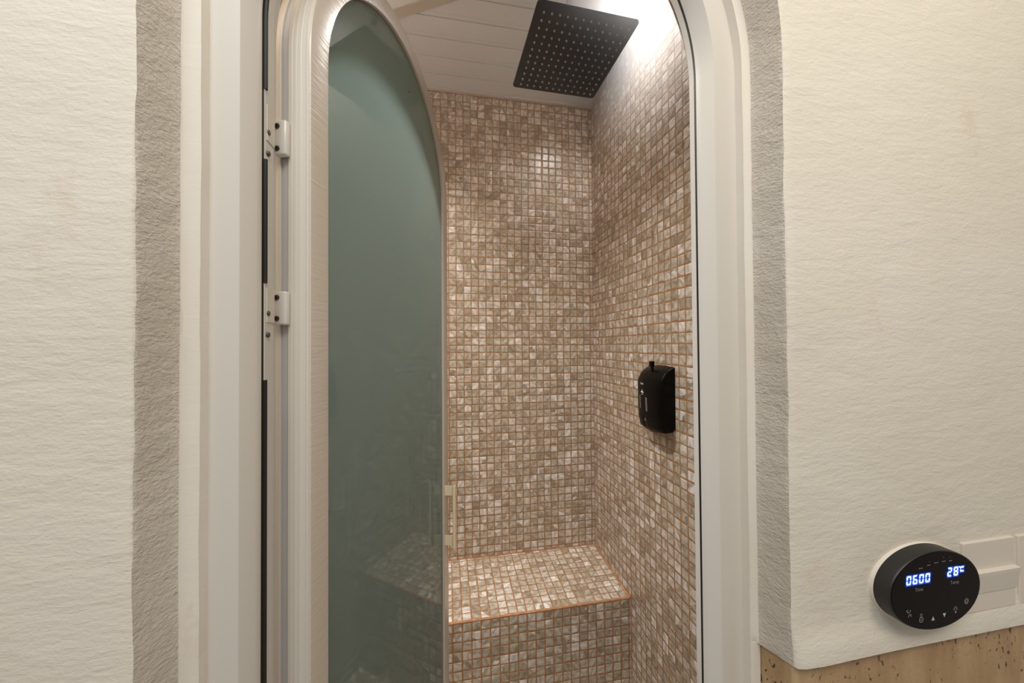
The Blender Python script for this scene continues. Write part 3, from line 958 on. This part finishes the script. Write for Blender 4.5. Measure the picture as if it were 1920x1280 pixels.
def seg_digit(name, pat, x, z, w, h, slant=0.10, small=False):
    t = w * 0.23
    half = h / 2
    S = {'a': [(t * .5, h), (w - t * .5, h), (w - t * 1.1, h - t), (t * 1.1, h - t)],
         'd': [(t * .5, 0), (t * 1.1, t), (w - t * 1.1, t), (w - t * .5, 0)],
         'g': [(t * .8, half), (t * 1.2, half + t * .5), (w - t * 1.2, half + t * .5), (w - t * .8, half), (w - t * 1.2, half - t * .5), (t * 1.2, half - t * .5)],
         'f': [(0, h - t * .3), (t, h - t * 1.2), (t, half + t * .7), (0, half + t * .25)],
         'b': [(w, h - t * .3), (w - t, h - t * 1.2), (w - t, half + t * .7), (w, half + t * .25)],
         'e': [(0, t * .3), (0, half - t * .25), (t, half - t * .7), (t, t * 1.2)],
         'c': [(w, t * .3), (w, half - t * .25), (w - t, half - t * .7), (w - t, t * 1.2)]}
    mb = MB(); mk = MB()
    for s in pat:
        P = S[s]
        mb.add([(x + a + b * slant, YT - .0003, z + b) for a, b in P], [tuple(range(len(P)))])
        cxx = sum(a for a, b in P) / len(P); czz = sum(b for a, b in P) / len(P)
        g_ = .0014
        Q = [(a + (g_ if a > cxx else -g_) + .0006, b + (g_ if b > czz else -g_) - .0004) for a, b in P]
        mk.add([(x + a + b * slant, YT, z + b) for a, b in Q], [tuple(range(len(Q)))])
    o = mb.build(name, M_ledw, SCT)
    mk.build('digit_halo', M_ledb, sub(o, SCT))  # wider blue copy behind the segments, painted halo of their glow
dz0 = -0.2883 * KS
dh = 0.0104
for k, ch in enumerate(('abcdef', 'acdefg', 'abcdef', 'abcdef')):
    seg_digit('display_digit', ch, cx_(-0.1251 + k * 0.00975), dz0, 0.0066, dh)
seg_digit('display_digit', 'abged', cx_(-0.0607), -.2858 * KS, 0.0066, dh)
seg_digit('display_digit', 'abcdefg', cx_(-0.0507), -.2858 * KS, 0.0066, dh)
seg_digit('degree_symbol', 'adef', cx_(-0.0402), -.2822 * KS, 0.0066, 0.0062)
mb = MB(); mb.add([(cx_(-.0416), YT - .0003, -.2755 * KS), (cx_(-.0403), YT - .0003, -.2755 * KS), (cx_(-.0403), YT - .0003, -.2768 * KS), (cx_(-.0416), YT - .0003, -.2768 * KS)], [(0, 1, 2, 3)])
mb.build('degree_symbol', M_ledw, SCT)
def ctext(txt, size, x, z, sx=1.0, mat=None):
    vs, fs = text_geo(txt, size)
    return mesh('printed_label', [(cx_(x) + a * sx, YT, z * KS + b) for a, b, _ in vs], fs, mat or M_cprint, SCT)
ctext('Time', .0062, -.1053, -.2960)
ctext('Temp', .0062, -.0490, -.2942)
def icon(polys, x, z, mat=M_cprint):
    mb = MB()
    for P in polys: mb.add([(cx_(x) + a, YT, z * KS + b) for a, b in P], [tuple(range(len(P)))])
    return mb.build('touch_icon', mat, SCT)
for (x, z, w, t) in ((-.1020, -.2709, .0068, 'Steam'), (-.0897, -.2686, .0055, 'Fan'), (-.0775, -.2670, .0068, 'Shower'), (-.0655, -.2667, .0060, 'Clean'), (-.0546, -.2672, .0050, 'Lock')):
    mb = MB(); n = 4
    for i in range(n):
        a = -w / 2 + w * i / n
        mb.add([(cx_(x) + a, YT, z * KS - .0005), (cx_(x) + a + w / n * .8, YT, z * KS - .0005), (cx_(x) + a + w / n * .8, YT, z * KS + .0005), (cx_(x) + a, YT, z * KS + .0005)], [(0, 1, 2, 3)])
    mb.build('printed_label', M_cprint, SCT)
def disc(r, n=14, cx=0, cz=0): return [(cx + r * math.cos(2 * PI * i / n), cz + r * math.sin(2 * PI * i / n)) for i in range(n)]
def ringp(r, w, a0=0, a1=360, cx=0, cz=0, n=18):
    P = []
    for i in range(n):
        a = math.radians(a0 + (a1 - a0) * i / n); b = math.radians(a0 + (a1 - a0) * (i + 1) / n)
        P.append([(cx + r * math.cos(a), cz + r * math.sin(a)), (cx + r * math.cos(b), cz + r * math.sin(b)), (cx + (r - w) * math.cos(b), cz + (r - w) * math.sin(b)), (cx + (r - w) * math.cos(a), cz + (r - w) * math.sin(a))])
    return P
def bar(x0, z0, x1, z1, w):
    d = Vector((x1 - x0, z1 - z0)).normalized(); n_ = Vector((-d.y, d.x)) * w / 2
    return [(x0 + n_.x, z0 + n_.y), (x1 + n_.x, z1 + n_.y), (x1 - n_.x, z1 - n_.y), (x0 - n_.x, z0 - n_.y)]
for (x, z) in ((-.0885, -.2645), (-.0660, -.2618), (-.0560, -.2625)):
    mb = MB(); mb.add([(cx_(x) + a, YT, z * KS + b) for a, b in disc(.0010)], [tuple(range(14))]); mb.build('indicator_light', M_ledr, SCT)
icon([bar(-.0038, .0042, .0038, -.0035, .0009), bar(.0028, .0044, -.0012, -.0040, .0009), bar(-.0038, .0042, -.0005, .0045, .0008), bar(.0010, -.0012, .0040, -.0012, .0009), bar(-.0010, .0012, .0016, .0008, .0018)], -.1219, -.3226)
icon(ringp(.0034, .0010, cz=-.0020) + [bar(-.0013, .0048, -.0013, .0008, .0008), bar(.0013, .0048, .0013, .0008, .0008), bar(-.0013, .0048, .0013, .0048, .0008), bar(-.001, -.002, .001, -.002, .0012)], -.1031, -.3301)
icon([[(-.0026, -.0024), (.0026, -.0024), (0, .0026)]], -.0846, -.3331, M_carrow)
icon([[(-.0026, .0024), (0, -.0026), (.0026, .0024)]], -.0665, -.3317, M_carrow)
icon(ringp(.0022, .0007, -60, 240, cz=.0008) + [bar(.0027 * math.cos(a), .0008 + .0027 * math.sin(a), .0038 * math.cos(a), .0008 + .0038 * math.sin(a), .0006) for a in [math.radians(q) for q in (-10, 25, 60, 90, 120, 155, 190)]] + [[(-.0011, -.0040), (.0011, -.0040), (.0013, -.0016), (-.0013, -.0016)]], -.0484, -.3278)
icon(ringp(.0036, .0010, -240, 60) + ringp(.0019, .0008) + [bar(0, .0042, 0, .0010, .0010)], -.0304, -.3197)

# ------------------------------------------------------------------ wall switches half buried in the plaster
def switch(x0, x1, z0, z1, label, cut=None):
    S = thing('wall_switch', ((x0 + x1) / 2, CY + DW, z0), label, 'light switch', group='white switches beside the control panel')
    y = CY + DW
    mb = MB(); mb.box(x0, x1, y - .0035, y + .004, z0, z1, .0012)
    mb.build('cover_plate', M_switch, S)
    h = z1 - z0
    if cut is None:
        V = []
        zA, zB, zC = z1 - h * .40, z0 + h * .27, 0
        xa, xb = x0 + .001, x1 - .001
        # rocker, tipped outwards at its top
        V = [(xa, y - .0030, zA), (xb, y - .0030, zA), (xb, y - .0090, zA - .0012), (xa, y - .0090, zA - .0012), (xb, y - .0085, zA - .006), (xa, y - .0085, zA - .006), (xb, y - .0045, zB), (xa, y - .0045, zB), (xb, y - .0020, zB - .001), (xa, y - .0020, zB - .001)]
        Fs = [(0, 1, 2, 3), (3, 2, 4, 5), (5, 4, 6, 7), (7, 6, 8, 9), (0, 3, 5, 7, 9), (1, 2, 4, 6, 8), (0, 1, 8, 9)]
        o = mesh('rocker', V, Fs, M_switch, S)
    else:
        mb = MB(); mb.box(x0 + .010, x1 - .010, y - .0065, y, z0 + .010, z1 - .010, .0015)
        mb.build('rocker', M_switch, S)
    return S
switch(0.004, 0.0965, -.3560, -.2640, 'white rocker switch half hidden behind the right edge of the oval control panel')
switch(0.1045, 0.190, -.3560, -.2640, 'white switch plate cut off by the right edge of the photo', cut=True)

for o in scene.objects:
    if '_o' in o: del o['_o']
